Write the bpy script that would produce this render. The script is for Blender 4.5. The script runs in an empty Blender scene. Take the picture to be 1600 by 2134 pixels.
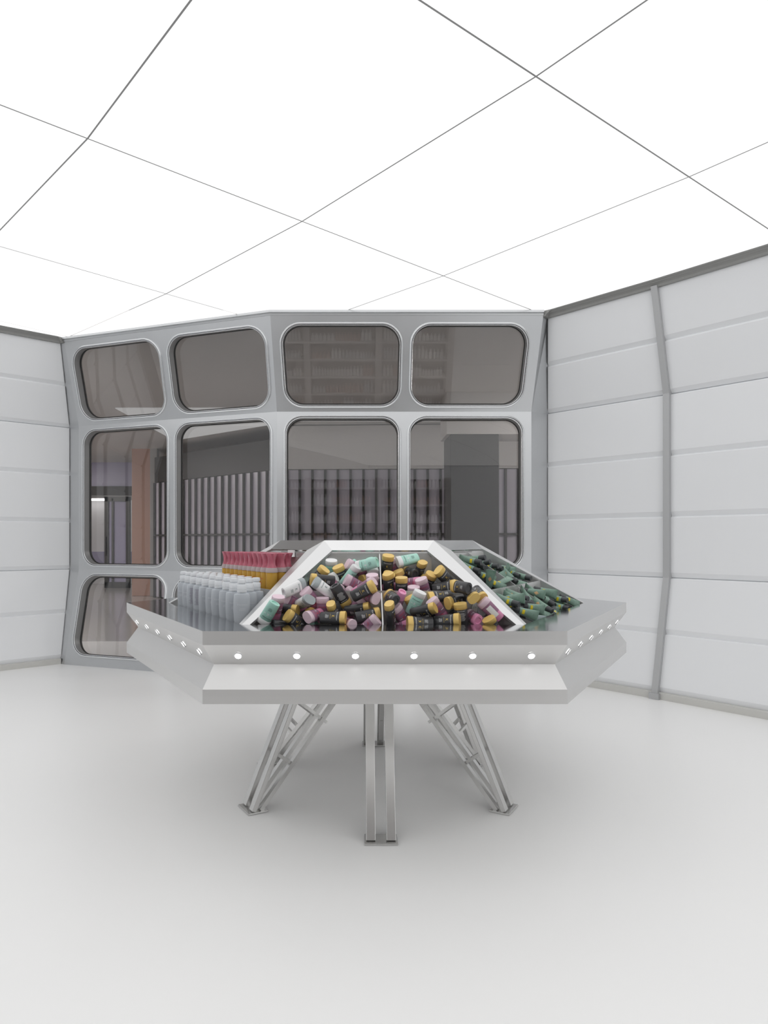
import bpy, bmesh, math, random
from mathutils import Vector, Matrix
R_ = math.radians
random.seed(7)
SC = bpy.context.scene
COL = SC.collection

# ------------------------------------------------------------------ camera
EYE, FPX, CX, CY = 1.25, 1430.0, 746.0, 1126.0
cam = bpy.data.cameras.new('camera'); camo = bpy.data.objects.new('camera', cam); COL.objects.link(camo)
camo.location = (0, 0, EYE); camo.rotation_euler = (R_(90), 0, 0)
cam.sensor_fit = 'HORIZONTAL'; cam.sensor_width = 36.0; cam.lens = FPX*36/1600
cam.shift_x = (800-CX)/1600; cam.shift_y = (CY-1067)/1600
cam.clip_start = 0.05; cam.clip_end = 100
SC.camera = camo
# ------------------------------------------------------------------ world, exposure
w = bpy.data.worlds.new('world'); SC.world = w; w.use_nodes = True
w.node_tree.nodes['Background'].inputs[0].default_value = (.6, .62, .65, 1)
w.node_tree.nodes['Background'].inputs[1].default_value = .15
SC.view_settings.view_transform = 'Standard'; SC.view_settings.look = 'None'
SC.view_settings.gamma = 1; SC.view_settings.use_curve_mapping = False
SC.view_settings.exposure = 0.0
CEIL_L = 1.12          # radiance of the stretched light ceiling
SPOT_W = .12           # watts of each little groove lamp
HALL_L = 1.0           # added hall fill lamps
SC.cycles.max_bounces = 14; SC.cycles.diffuse_bounces = 12; SC.cycles.glossy_bounces = 8
SC.cycles.transmission_bounces = 6; SC.cycles.transparent_max_bounces = 10
SC.cycles.caustics_reflective = False; SC.cycles.caustics_refractive = False
SC.cycles.use_denoising = True

# ------------------------------------------------------------------ materials
def s2l(v):
    v /= 255.0
    return v/12.92 if v <= .04045 else ((v+.055)/1.055)**2.4
def rgb(r, g, b): return (s2l(r), s2l(g), s2l(b), 1)
def mat(name, col, rough=.5, metal=0.0, trans=0.0, ior=1.45, emis=None, strength=0, noise=None, coat=0, bump=None, spec=None):
    m = bpy.data.materials.new(name); m.use_nodes = True
    nt = m.node_tree; p = nt.nodes['Principled BSDF']
    if len(col) == 3: col = (*col, 1)
    p.inputs['Base Color'].default_value = col
    p.inputs['Roughness'].default_value = rough
    p.inputs['Metallic'].default_value = metal
    p.inputs['Transmission Weight'].default_value = trans
    p.inputs['IOR'].default_value = ior
    p.inputs['Coat Weight'].default_value = coat
    if spec is not None: p.inputs['Specular IOR Level'].default_value = spec
    if emis:
        p.inputs['Emission Color'].default_value = (*emis[:3], 1); p.inputs['Emission Strength'].default_value = strength
    if noise:                                   # (scale, stretch xyz, rough amount, colour amount)
        sc, st, ra, ca = noise
        tc = nt.nodes.new('ShaderNodeTexCoord'); mp = nt.nodes.new('ShaderNodeMapping')
        mp.inputs['Scale'].default_value = st
        nz = nt.nodes.new('ShaderNodeTexNoise'); nz.inputs['Scale'].default_value = sc; nz.inputs['Detail'].default_value = 5
        nt.links.new(tc.outputs['Object'], mp.inputs[0]); nt.links.new(mp.outputs[0], nz.inputs['Vector'])
        mr = nt.nodes.new('ShaderNodeMapRange'); mr.inputs[3].default_value = rough-ra; mr.inputs[4].default_value = rough+ra
        nt.links.new(nz.outputs[0], mr.inputs[0]); nt.links.new(mr.outputs[0], p.inputs['Roughness'])
        if ca:
            mx = nt.nodes.new('ShaderNodeMix'); mx.data_type = 'RGBA'
            mx.inputs[6].default_value = tuple(c*(1-ca) for c in col[:3])+(1,)
            mx.inputs[7].default_value = tuple(min(1, c*(1+ca)) for c in col[:3])+(1,)
            nt.links.new(nz.outputs[0], mx.inputs[0]); nt.links.new(mx.outputs[2], p.inputs['Base Color'])
        if bump:
            bp = nt.nodes.new('ShaderNodeBump'); bp.inputs['Strength'].default_value = bump; bp.inputs['Distance'].default_value = .002
            nt.links.new(nz.outputs[0], bp.inputs['Height']); nt.links.new(bp.outputs[0], p.inputs['Normal'])
    return m
def glass_mat(name, tint, k):
    m = bpy.data.materials.new(name); m.use_nodes = True; nt = m.node_tree; nt.nodes.clear()
    o = nt.nodes.new('ShaderNodeOutputMaterial'); t = nt.nodes.new('ShaderNodeBsdfTransparent'); g = nt.nodes.new('ShaderNodeBsdfGlossy')
    t.inputs[0].default_value = (*tint, 1); g.inputs['Roughness'].default_value = .0; g.inputs[0].default_value = (1, 1, 1, 1)
    f = nt.nodes.new('ShaderNodeFresnel'); f.inputs[0].default_value = 1.5
    mu = nt.nodes.new('ShaderNodeMath'); mu.operation = 'MULTIPLY'; mu.inputs[1].default_value = k; mu.use_clamp = True
    mx = nt.nodes.new('ShaderNodeMixShader')
    nt.links.new(f.outputs[0], mu.inputs[0]); nt.links.new(mu.outputs[0], mx.inputs[0])
    nt.links.new(t.outputs[0], mx.inputs[1]); nt.links.new(g.outputs[0], mx.inputs[2]); nt.links.new(mx.outputs[0], o.inputs[0])
    return m
def emit_mat(name, col, s):
    m = bpy.data.materials.new(name); m.use_nodes = True; nt = m.node_tree; nt.nodes.clear()
    o = nt.nodes.new('ShaderNodeOutputMaterial'); e = nt.nodes.new('ShaderNodeEmission')
    e.inputs[0].default_value = (*col, 1); e.inputs[1].default_value = s; nt.links.new(e.outputs[0], o.inputs[0])
    return m
M = {}
M['floor'] = mat('epoxy_floor', (.94, .936, .928), .38, noise=(1.3, (1, 1, 1), .06, .010), coat=.25)
M['floor'].node_tree.nodes['Principled BSDF'].inputs['Coat Roughness'].default_value = .28
M['light'] = emit_mat('stretch_light_film', (1.0, 1.0, 1.0), CEIL_L)
M['joint'] = mat('joint_grey', (.16, .16, .16), .6)
M['padded'] = mat('white_padding', (.82, .83, .845), .55, noise=(2, (1, 1, 1), .03, .008))
M['post'] = mat('post_grey', (.47, .475, .48), .45, .3)
M['crown'] = mat('crown_grey', (.31, .31, .30), .5, .2)
M['base'] = mat('base_strip', (.60, .595, .57), .45, .2)
M['alu'] = mat('wall_aluminium', (.61, .62, .63), .30, .92, noise=(4, (1, 1, 1), .03, .01))
M['bead'] = mat('bead_metal', (.74, .75, .76), .25, .8)
M['gasket'] = mat('gasket_black', (.02, .02, .02), .5)
M['reveal'] = mat('window_reveal', (.28, .28, .28), .4, .5)
M['glass'] = glass_mat('window_glass', (.80, .795, .79), 2.0)
M['steel'] = mat('brushed_steel', (.68, .675, .668), .34, .72, noise=(60, (.04, 1, 1), .06, .02))
M['steel_top'] = mat('polished_steel', (.56, .57, .585), .10, 1.0, noise=(60, (.04, 1, 1), .03, .02))
M['steel_bin'] = mat('bin_steel', (.62, .615, .605), .26, .6)
M['rail'] = mat('rail_steel', (.73, .73, .73), .40, .8)
M['rail_top'] = mat('polished_rail', (.78, .78, .78), .16, 1.0)
M['under'] = mat('bounce_white', (.88, .88, .875), .5)  # white chosen to bounce light onto the floor below the table
M['leg'] = mat('leg_steel', (.66, .655, .645), .26, .95)
M['lens'] = emit_mat('lamp_lens', (1, .98, .95), 9)
M['black'] = mat('black_plastic', (.052, .052, .056), .27)
M['gold'] = mat('gold_cap', rgb(228, 194, 116), .34, .2)
M['pinkcap'] = mat('pink_cap', rgb(228, 203, 214), .38)
M['mauve'] = mat('mauve_clear', rgb(172, 128, 154), .10, trans=.25, ior=1.35)
M['pinkliq'] = mat('pink_liquid', rgb(240, 160, 198), .10, trans=.15, ior=1.35)
M['mint'] = mat('mint_plastic', rgb(174, 220, 206), .35)
M['white'] = mat('white_plastic', (.82, .82, .82), .35)
M['greycap'] = mat('grey_cap', rgb(172, 180, 182), .4)
M['tube'] = mat('green_tube', rgb(124, 152, 137), .28, noise=(30, (1, 1, 1), .05, .15))
M['tubepale'] = mat('pale_tube', rgb(160, 175, 176), .30)
M['tubecap'] = mat('tube_cap', (.050, .055, .058), .35)
M['greybody'] = mat('pale_grey_bottle', rgb(196, 201, 207), .35, noise=(26, (1, 1, .5), .05, .05))
M['greytop'] = mat('pale_grey_cap', rgb(226, 229, 232), .4)
M['amber'] = mat('amber_liquid', rgb(234, 184, 84), .12, trans=.25, ior=1.3, noise=(40, (1, 1, .3), .02, .12))
M['wrap'] = mat('pink_shrink_film', rgb(196, 104, 122), .16, trans=.1, noise=(75, (1, 1, .22), .05, .5))
M['fringe'] = mat('clear_film_fringe', rgb(222, 205, 205), .2, trans=.35, ior=1.2)
M['ink_w'] = mat('white_print', (.85, .85, .85), .5)
M['ink_g'] = mat('gold_print', rgb(222, 190, 96), .35, .3)
M['ink_r'] = mat('red_print', rgb(214, 60, 84), .5)
M['ink_d'] = mat('dark_print', rgb(76, 110, 104), .5)
M['ink_l'] = mat('lilac_print', rgb(150, 140, 158), .5)
M['yellow'] = mat('yellow_sticker', rgb(226, 204, 44), .5)
M['golddia'] = mat('gold_diamond', rgb(222, 184, 140), .35, .3)
M['card'] = mat('white_card', (.85, .85, .85), .5)

# ------------------------------------------------------------------ mesh helpers
class MB:
    def __init__(s): s.v = []; s.f = []; s.m = []
    def add(s, vs, fs, mi=0):
        o = len(s.v); s.v += [tuple(v) for v in vs]
        for f in fs: s.f.append(tuple(i+o for i in f)); s.m.append(mi)
    def quad(s, a, b, c, d, mi=0): s.add([a, b, c, d], [(0, 1, 2, 3)], mi)
    def box(s, c, d, mi=0):
        x, y, z = c; a, b, h = d[0]/2, d[1]/2, d[2]/2
        vs = [(x+i*a, y+j*b, z+k*h) for k in (-1, 1) for j in (-1, 1) for i in (-1, 1)]
        s.add(vs, [(0, 2, 3, 1), (4, 5, 7, 6), (0, 1, 5, 4), (1, 3, 7, 5), (3, 2, 6, 7), (2, 0, 4, 6)], mi)
    def beam(s, p0, p1, wd, th, side, mi=0):
        p0 = Vector(p0); p1 = Vector(p1); ax = (p1-p0).normalized(); sd = Vector(side)
        sd = (sd-ax*sd.dot(ax)).normalized(); up = ax.cross(sd)
        vs = []
        for p in (p0, p1):
            for i, j in ((-1, -1), (1, -1), (1, 1), (-1, 1)): vs.append(p+sd*i*wd/2+up*j*th/2)
        s.add(vs, [(0, 1, 2, 3), (7, 6, 5, 4), (0, 4, 5, 1), (1, 5, 6, 2), (2, 6, 7, 3), (3, 7, 4, 0)], mi)
    def slab(s, quad, th, mi=0, n=None):        # a quad given thickness th opposite to its normal
        q = [Vector(p) for p in quad]
        n = Vector(n) if n else (q[1]-q[0]).cross(q[3]-q[0]).normalized()
        b = [p-n*th for p in q]
        s.add(q+b, [(0, 1, 2, 3), (7, 6, 5, 4), (0, 4, 5, 1), (1, 5, 6, 2), (2, 6, 7, 3), (3, 7, 4, 0)], mi)
    def loft(s, rings, mi=0, cap0=True, cap1=True, mis=None):
        n = len(rings[0]); o = len(s.v)
        for r in rings: s.v += [tuple(p) for p in r]
        for k in range(len(rings)-1):
            for i in range(n):
                j = (i+1) % n
                s.f.append((o+k*n+i, o+k*n+j, o+(k+1)*n+j, o+(k+1)*n+i)); s.m.append(mis[k] if mis else mi)
        if cap0: s.f.append(tuple(o+i for i in reversed(range(n)))); s.m.append(mis[0] if mis else mi)
        if cap1: s.f.append(tuple(o+(len(rings)-1)*n+i for i in range(n))); s.m.append(mis[-1] if mis else mi)
    def mesh(s, name, mats, smooth=None):
        me = bpy.data.meshes.new(name); me.from_pydata(s.v, [], s.f)
        if not isinstance(mats, (list, tuple)): mats = [mats]
        for m in mats: me.materials.append(m)
        me.polygons.foreach_set('material_index', s.m)
        bm = bmesh.new(); bm.from_mesh(me); bmesh.ops.recalc_face_normals(bm, faces=bm.faces); bm.to_mesh(me); bm.free()
        me.update()
        if smooth:
            me.polygons.foreach_set('use_smooth', [True]*len(me.polygons))
            me.set_sharp_from_angle(angle=R_(smooth))
        return me
    def build(s, name, mats, parent=None, smooth=None, kind=None):
        return link(name, s.mesh(name, mats, smooth), parent, kind)
def link(name, me, parent=None, kind=None):
    o = bpy.data.objects.new(name, me); COL.objects.link(o)
    if parent is not None:
        o.parent = parent
    if kind: o['kind'] = kind
    return o
def empty(name, loc=(0, 0, 0), kind=None):
    o = bpy.data.objects.new(name, None); COL.objects.link(o); o.location = loc; o.empty_display_size = .1
    if kind: o['kind'] = kind
    return o
def tag(o, label, cat, group=None):
    o['label'] = label; o['category'] = cat
    if group: o['group'] = group
    return o
def bevel(o, wd=.003, seg=2):
    md = o.modifiers.new('bevel', 'BEVEL'); md.width = wd; md.segments = seg; md.limit_method = 'ANGLE'; md.angle_limit = R_(35)
def px(p): return (CX+FPX*p[0]/p[1], CY-FPX*(p[2]-EYE)/p[1])
def sweep(mb, line, prof, closed=False, mi=0, flip=1):
    """mitred sweep of a profile of (inward, z) along a plan polyline; inward is to the left of travel times flip"""
    n = len(line); rings = []
    for i, p in enumerate(line):
        p = Vector(p[:2])
        a = Vector(line[i-1][:2]) if (i > 0 or closed) else None
        b = Vector(line[(i+1) % n][:2]) if (i < n-1 or closed) else None
        d0 = (p-a).normalized() if a is not None else None; d1 = (b-p).normalized() if b is not None else None
        if d0 is None: d0 = d1
        if d1 is None: d1 = d0
        n0 = Vector((-d0.y, d0.x))*flip; n1 = Vector((-d1.y, d1.x))*flip
        m_ = (n0+n1); m_ = m_/max(.2, m_.dot(n0)) if m_.length > 1e-6 else n0
        rings.append([(p.x+m_.x*q[0], p.y+m_.y*q[0], q[1]) for q in prof])
    if closed: rings.append(rings[0])
    mb.loft(rings, mi, not closed, not closed)

# ------------------------------------------------------------------ the room in plan
ZT, ZK1, ZK2, ZC = 3.25, 2.43, .95, 3.29
O = Vector((-19.92, -13.04))                    # centre of the fan the ceiling joints and the curved wall follow
def pol(r, a): return Vector((O.x+r*math.cos(R_(a)), O.y+r*math.sin(R_(a))))
LEV = [('floor', 0.0), ('k2', ZK2), ('k1', ZK1), ('top', ZT)]
L0 = {'top': (-2.958, 6.91), 'k': (-2.888, 7.097)}
C0 = {'top': (-.780, 6.095), 'k': (-.744, 6.295)}
R0 = {'top': (1.645, 6.095), 'k': (1.589, 6.295)}
LE = {'top': (-3.005, 6.941), 'k': (-3.020, 7.197)}      # end of the left padded wall
RS = {'top': (1.697, 6.160), 'k': (1.761, 6.390)}        # start of the right padded wall
def lv(d, l): return Vector(d['k'] if l in ('k1', 'k2') else d['top'])
def mid(a, b): return {k: tuple((Vector(a[k])+Vector(b[k]))/2) for k in a}
S1, S2 = mid(L0, C0), mid(C0, R0)
def p3(d, l):
    z = dict(LEV)[l]; v = lv(d, l); return Vector((v.x, v.y, z))

# floor
LDIR = Vector((-.744, -.668))
LEND_T = Vector(LE['top'])+LDIR*5.0
RA = [41.61]+[39.65-1.95*i for i in range(14)]            # post angles on the curved wall
mb = MB(); mb.box((.5, .75, -.05), (19, 15.5, .1)); mb.build('floor', M['floor'], kind='structure')

# ceiling: fan of luminous film panels
ceil = empty('ceiling', (0, 0, ZC), 'structure')
def clip(poly, n, c):                            # keep points with n.p <= c
    out = []
    for i in range(len(poly)):
        a, b = poly[i], poly[(i+1) % len(poly)]
        da, db = a.dot(n)-c, b.dot(n)-c
        if da <= 0: out.append(a)
        if (da < 0 < db) or (db < 0 < da): out.append(a+(b-a)*(da/(da-db)))
    return out
def halfplane(a, b, inside):
    a, b = Vector(a), Vector(b); d = b-a; n = Vector((d.y, -d.x)).normalized(); c = n.dot(a)
    if n.dot(Vector(inside)) > c: n, c = -n, -c
    return n, c
HP_L = halfplane(LE['top'], LEND_T, (0, 3)); HP_B1 = halfplane(L0['top'], C0['top'], (0, 3)); HP_B2 = halfplane(C0['top'], R0['top'], (0, 3))
HP_REAR = (Vector((0, -1)), 5.95)
g = .0042
for j in range(-8, 4):
    for k in range(-4, 2):
        r0, r1 = 26.2+1.36*k+g, 26.2+1.36*(k+1)-g
        if r1 > 28.9: r1 = 28.95
        a0, a1 = 41.7+3.9*j, 41.7+3.9*(j+1)
        e0 = math.degrees(g/r0)
        base = [pol(r0, a0+e0), pol(r1, a0+e0), pol(r1, a1-e0), pol(r0, a1-e0)]
        pieces = []
        cx = C0['top'][0]
        for n, c, hp in ((Vector((1, 0)), cx, HP_B1), (Vector((-1, 0)), -cx, HP_B2)):
            q = clip(base, n, c)
            for h in (hp, HP_L, HP_REAR):
                if len(q) >= 3: q = clip(q, *h)
            if len(q) >= 3: pieces.append(q)
        if not pieces: continue
        m_ = MB()
        for q in pieces:
            m_.add([(p.x, p.y, 0) for p in q], [tuple(range(len(q)))])
        me = m_.mesh('ceiling_panel', M['light'])
        for pg in me.polygons:
            if pg.normal.z > 0: pg.flip()
        link('ceiling_panel', me, ceil)
mb = MB(); mb.box((0, 0, .045), (1, 1, .08))
me = MB(); me.box((.3, .6, .055), (18.5, 13.2, .08)); o = me.build('backing', M['joint'], ceil)

# padded walls: a row of seven cushions per bay between grey posts
def section_pt(path_k, path_t, s, z):
    """point at fraction s along a bay whose ends are given at kink and at top level"""
    if z >= ZK1: f = (z-ZK1)/(ZT-ZK1)
    elif z <= ZK2: f = (ZK2-z)/ZK2
    else: f = 0
    a = path_k[0].lerp(path_k[1], s); b = path_t[0].lerp(path_t[1], s)
    p = a.lerp(b, f); return Vector((p.x, p.y, z))
ROWS = [.055, .505, ZK2, ZK2+(ZK1-ZK2)/3, ZK2+2*(ZK1-ZK2)/3, ZK1, ZK1+(ZT-ZK1)*.5, ZT]
def padded_bay(wall, pk, pt, inward):
    for i in range(7):
        z0, z1 = ROWS[i], ROWS[i+1]
        q = [section_pt(pk, pt, 0, z0), section_pt(pk, pt, 1, z0), section_pt(pk, pt, 1, z1), section_pt(pk, pt, 0, z1)]
        n = (q[1]-q[0]).cross(q[3]-q[0]).normalized()
        if n.x*inward.x+n.y*inward.y < 0: n = -n
        ex = (q[1]-q[0]).normalized(); ey = (q[3]-q[0]).normalized()
        m_ = MB(); rings = []
        for lo_, up_, sd_, dep in ((0, 0, 0, -.036), (0, 0, 0, -.020), (.034, .008, .004, -.003), (.040, .014, .010, 0)):
            rings.append([q[0]+ex*sd_+ey*lo_+n*dep, q[1]-ex*sd_+ey*lo_+n*dep, q[2]-ex*sd_-ey*up_+n*dep, q[3]+ex*sd_-ey*up_+n*dep])
        m_.loft(rings)
        m_.build('panel', M['padded'], wall)
def post(wall, kpt, tpt, along, inward, wd=.05, th=.035):
    m_ = MB(); al = Vector((along.x, along.y, 0)).normalized(); inn = Vector((inward.x, inward.y, 0)).normalized()
    pts = [Vector((tpt.x, tpt.y, 0)), Vector((kpt.x, kpt.y, ZK2)), Vector((kpt.x, kpt.y, ZK1)), Vector((tpt.x, tpt.y, ZT))]
    m_.loft([[p-al*wd/2-inn*.03, p+al*wd/2-inn*.03, p+al*wd/2+inn*th, p-al*wd/2+inn*th] for p in pts])
    m_.build('post', M['post'], wall)
    if True:
        m_ = MB(); b = pts[0]; m_.box((0, 0, 0), (.078, .074, .05)); ang = math.atan2(al.y, al.x)
        rot = Matrix.Translation(b+Vector((0, 0, .025)))@Matrix.Rotation(ang, 4, 'Z')
        m_.v = [tuple(rot@Vector(v)) for v in m_.v]; m_.build('foot', M['post'], wall)
wr = empty('wall_right', (3, 4, 0), 'structure'); wr.location = (0, 0, 0)
RK, RT = 29.12, 28.92
kp = [Vector(RS['k'])]+[pol(RK, a) for a in RA[1:]]; tp = [Vector(RS['top'])]+[pol(RT, a) for a in RA[1:]]
for i in range(len(RA)-1):
    al = kp[i+1]-kp[i]; inn = Vector((al.y, -al.x))
    if inn.dot(Vector((0, 3))-kp[i]) < 0: inn = -inn
    padded_bay(wr, (kp[i], kp[i+1]), (tp[i], tp[i+1]), inn)
    post(wr, kp[i+1], tp[i+1], al, inn)
m_ = MB()
for i in range(len(RA)-1):
    al = (kp[i+1]-kp[i]).normalized(); ou = Vector((-al.y, al.x))
    if ou.dot(Vector((0, 3))-kp[i]) > 0: ou = -ou
    o3 = Vector((ou.x, ou.y, 0))*.035
    for z0, z1 in ((0, ZK2), (ZK2, ZK1), (ZK1, ZC+.02)):
        def q_(s, z): return section_pt((kp[i], kp[i+1]), (tp[i], tp[i+1]), s, min(z, ZT))+o3+Vector((0, 0, max(0, z-ZT)))
        m_.quad(q_(0, z0), q_(1, z0), q_(1, z1), q_(0, z1))
m_.build('backing', M['padded'], wr)
wl = empty('wall_left', (0, 0, 0), 'structure')
lk = [Vector(LE['k'])+LDIR*1.25*i for i in range(5)]; lt = [Vector(LE['top'])+LDIR*1.25*i for i in range(5)]
for i in range(4):
    inn = Vector((.668, -.744))
    padded_bay(wl, (lk[i], lk[i+1]), (lt[i], lt[i+1]), inn)
    post(wl, lk[i+1], lt[i+1], LDIR, inn)
m_ = MB()
for z0, z1 in ((0, ZK2), (ZK2, ZK1), (ZK1, ZC)):
    def q_(s, z): return section_pt((lk[0]-LDIR*.10, lk[-1]), (lt[0]-LDIR*.10, lt[-1]), s, min(z, ZT))+Vector((-.668, .744, 0))*.035+Vector((0, 0, max(0, z-ZT)))
    m_.quad(q_(0, z0), q_(1, z0), q_(1, z1), q_(0, z1))
m_.build('backing', M['padded'], wl)
# the rest of the room behind the photographer
m_ = MB(); ia = [51.6-2.15*i for i in range(16)]
pts = [lt[-1]]+[pol(21.4, a) for a in ia[1:]]
for a, b in zip(pts[:-1], pts[1:]): m_.quad((a.x, a.y, 0), (b.x, b.y, 0), (b.x, b.y, ZC), (a.x, a.y, ZC))
m_.build('wall_inner', M['padded'], kind='structure')
m_ = MB(); m_.box((4.2, -6.0, ZC/2), (8.8, .06, ZC)); m_.build('wall_rear', M['padded'], kind='structure')

# crown and base strips
line_t = list(reversed(lt))+[Vector(L0['top']), Vector(C0['top']), Vector(R0['top'])]+tp
for nm, sub in (('trim_1', list(reversed(lt))+[Vector(L0['top'])]), ('trim_2', [Vector(L0['top']), Vector(C0['top']), Vector(R0['top'])]), ('trim_3', [Vector(R0['top'])]+tp)):
    m_ = MB()
    d = .0 if nm == 'trim_2' else .022
    prof = [(-.06, ZT-.012), (.012+d*.4, ZT-.012), (.016+d*.5, ZT+.004), (.016+d*1.0, ZT+.014), (.024+d*1.1, ZT+.018), (.024+d*1.4, ZT+.026), (.032+d*1.5, ZT+.029), (.036+d*1.6, ZC-.002), (-.06, ZC-.002)]
    if nm == 'trim_2':
        prof = [(-.06, ZT-.002), (.006, ZT-.002), (.012, ZT+.012), (.030, ZT+.018), (.030, ZC-.002), (-.06, ZC-.002)]
    sweep(m_, [(p.x, p.y) for p in sub], prof, flip=-1)
    m_.build(nm, M['crown'] if nm != 'trim_2' else M['alu'], kind='structure')
for nm, sub in (('baseboard_left', list(reversed(lt))), ('baseboard_right', tp)):
    m_ = MB(); sweep(m_, [(p.x, p.y) for p in sub], [(-.03, 0), (.006, 0), (.006, .05), (-.004, .055), (-.03, .055)], flip=-1)
    m_.build(nm, M['base'], kind='structure')

# metal wall with the rounded windows
def rounded(quad2, ml, mr, mb_, mt, r, seg=10):
    """inset a convex quad (bl, br, tr, tl) by per side margins and round its corners; 4*(seg+1) points from the bl corner on"""
    q = [Vector(p) for p in quad2]; mar = [mb_, mr, mt, ml]; lines = []
    for i in range(4):
        a, b = q[i], q[(i+1) % 4]; d = (b-a).normalized(); n = Vector((-d.y, d.x)); lines.append((a+n*mar[i], d))
    cs = []
    for i in range(4):
        (p, d), (p2, d2) = lines[i-1], lines[i]
        den = d.x*d2.y-d.y*d2.x; t = ((p2.x-p.x)*d2.y-(p2.y-p.y)*d2.x)/den; cs.append(p+d*t)
    out = []
    for i in range(4):
        c = cs[i]; u = (cs[i-1]-c).normalized(); v = (cs[(i+1) % 4]-c).normalized()
        half = math.acos(max(-1, min(1, u.dot(v))))/2; dist = r/math.tan(half); ctr = c+(u+v).normalized()*(r/math.sin(half))
        s0, s1 = c+u*dist-ctr, c+v*dist-ctr
        a0 = math.atan2(s0.y, s0.x); a1 = math.atan2(s1.y, s1.x)
        while a1 < a0: a1 += 2*math.pi
        for k in range(seg+1):
            a = a0+(a1-a0)*k/seg; out.append(ctr+Vector((math.cos(a), math.sin(a)))*r)
    return out
win_n = [0]
def metal_cell(wall, q, mg, r):
    bl, br, tr, tl = q
    ex = (br-bl).normalized(); n = ex.cross(tl-bl).normalized()
    if n.y > 0: n = -n
    ey = n.cross(ex).normalized()
    if ey.z < 0: ey = -ey
    to2 = lambda p: Vector(((p-bl).dot(ex), (p-bl).dot(ey)))
    to3 = lambda p, h=0: bl+ex*p.x+ey*p.y+n*h
    q2 = [to2(p) for p in q]; seg = 10
    hole = rounded(q2, *mg, r, seg)
    m_ = MB(); N = len(hole); vs = [bl, br, tr, tl]+[to3(p) for p in hole]; fs = []
    for c in range(4):
        o = 4+c*(seg+1)
        for k in range(seg): fs.append((c, o+k+1, o+k))
        nx = (c+1) % 4; fs.append((c, nx, 4+nx*(seg+1), o+seg))
    m_.add(vs, fs)
    # seam grooves: fold the rim back
    m_.build('panel', M['alu'], wall)
    # frame: swept bead profile around the hole
    m_ = MB(); rings = []
    prof = [(0, -.100), (0, .006), (.003, .010), (.008, .010), (.009, .003), (.012, .003), (.013, .013), (.022, .015), (.027, .012), (.030, .0), (.030, -.01)]
    # outward normals in 2d
    for i in range(N):
        a, b = hole[i-1], hole[(i+1) % N]; d = (b-a).normalized(); nn = Vector((d.y, -d.x))
        rings.append([to3(hole[i]+nn*(s-.026), h) for s, h in prof])
    mis = []
    o = 0
    for i in range(N):
        j = (i+1) % N
        for k in range(len(prof)-1):
            mi = 1 if k == 0 else (2 if k == 4 else 0)
            m_.add([rings[i][k], rings[j][k], rings[j][k+1], rings[i][k+1]], [(0, 1, 2, 3)], mi)
    win_n[0] += 1
    bmn = m_.mesh('window', [M['bead'], M['reveal'], M['gasket']])
    bm = bmesh.new(); bm.from_mesh(bmn); bmesh.ops.remove_doubles(bm, verts=bm.verts, dist=1e-5); bmesh.ops.recalc_face_normals(bm, faces=bm.faces); bm.to_mesh(bmn); bm.free()
    bmn.polygons.foreach_set('use_smooth', [True]*len(bmn.polygons)); bmn.set_sharp_from_angle(angle=R_(38))
    wo = link(f'window_{win_n[0]}', bmn, None, 'structure')
    m_ = MB(); inn = []
    for i in range(N):
        a, b = hole[i-1], hole[(i+1) % N]; d = (b-a).normalized(); nn = Vector((d.y, -d.x)); inn.append(to3(hole[i]-nn*.027, -.085))
    m_.add(inn, [tuple(range(N))]); pm = m_.mesh('pane', M['glass'])
    for pg in pm.polygons:
        if pg.normal.dot(n) < 0: pg.flip()
    link('pane', pm, wo)
    m_ = MB()
    for i in range(N):
        j = (i+1) % N
        a, b = hole[i-1], hole[(i+1) % N]; d = (b-a).normalized(); nn = Vector((d.y, -d.x))
        a2, b2 = hole[i], hole[(i+2) % N]; d2 = (b2-a2).normalized(); nn2 = Vector((d2.y, -d2.x))
        m_.add([to3(hole[i]-nn*.026, -.068), to3(hole[j]-nn2*.026, -.068), to3(hole[j]-nn2*.033, -.082), to3(hole[i]-nn*.033, -.082)], [(0, 1, 2, 3)])
    m_.build('gasket', M['gasket'], wo)
for nm, cols in (('wall_back_left', (L0, S1, C0)), ('wall_back', (C0, S2, R0))):
    wb = empty(nm, (0, 0, 0), 'structure')
    for ci in range(2):
        a, b = cols[ci], cols[ci+1]
        corner_l = (.062 if nm == 'wall_back' else .05) if ci == 0 else .030
        corner_r = (.066 if nm == 'wall_back' else .045) if ci == 1 else .030
        # upper, middle, lower
        metal_cell(wb, [p3(a, 'k1'), p3(b, 'k1'), p3(b, 'top'), p3(a, 'top')], (corner_l+.006, corner_r+(.022 if nm == 'wall_back' and ci else 0), .036, .062), .19)
        metal_cell(wb, [p3(a, 'k2'), p3(b, 'k2'), p3(b, 'k1'), p3(a, 'k1')], (corner_l, corner_r, .030, .036), .17)
        metal_cell(wb, [p3(a, 'floor'), p3(b, 'floor'), p3(b, 'k2'), p3(a, 'k2')], (corner_l+.010, corner_r, .09, .036), .19)
    if nm == 'wall_back_left':
        e_ = {k: tuple(Vector(LE[k])+(Vector(LE[k])-Vector(L0[k]))*.35) for k in LE}; pair = (e_, L0)
    else:
        e_ = {k: tuple(Vector(RS[k])+(Vector(RS[k])-Vector(R0[k]))*.35) for k in RS}; pair = (R0, e_)
    for l0, l1 in (('floor', 'k2'), ('k2', 'k1'), ('k1', 'top')):
        m_ = MB(); m_.quad(p3(pair[0], l0), p3(pair[1], l0), p3(pair[1], l1), p3(pair[0], l1)); m_.build('return_panel', M['alu'], wb)

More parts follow.
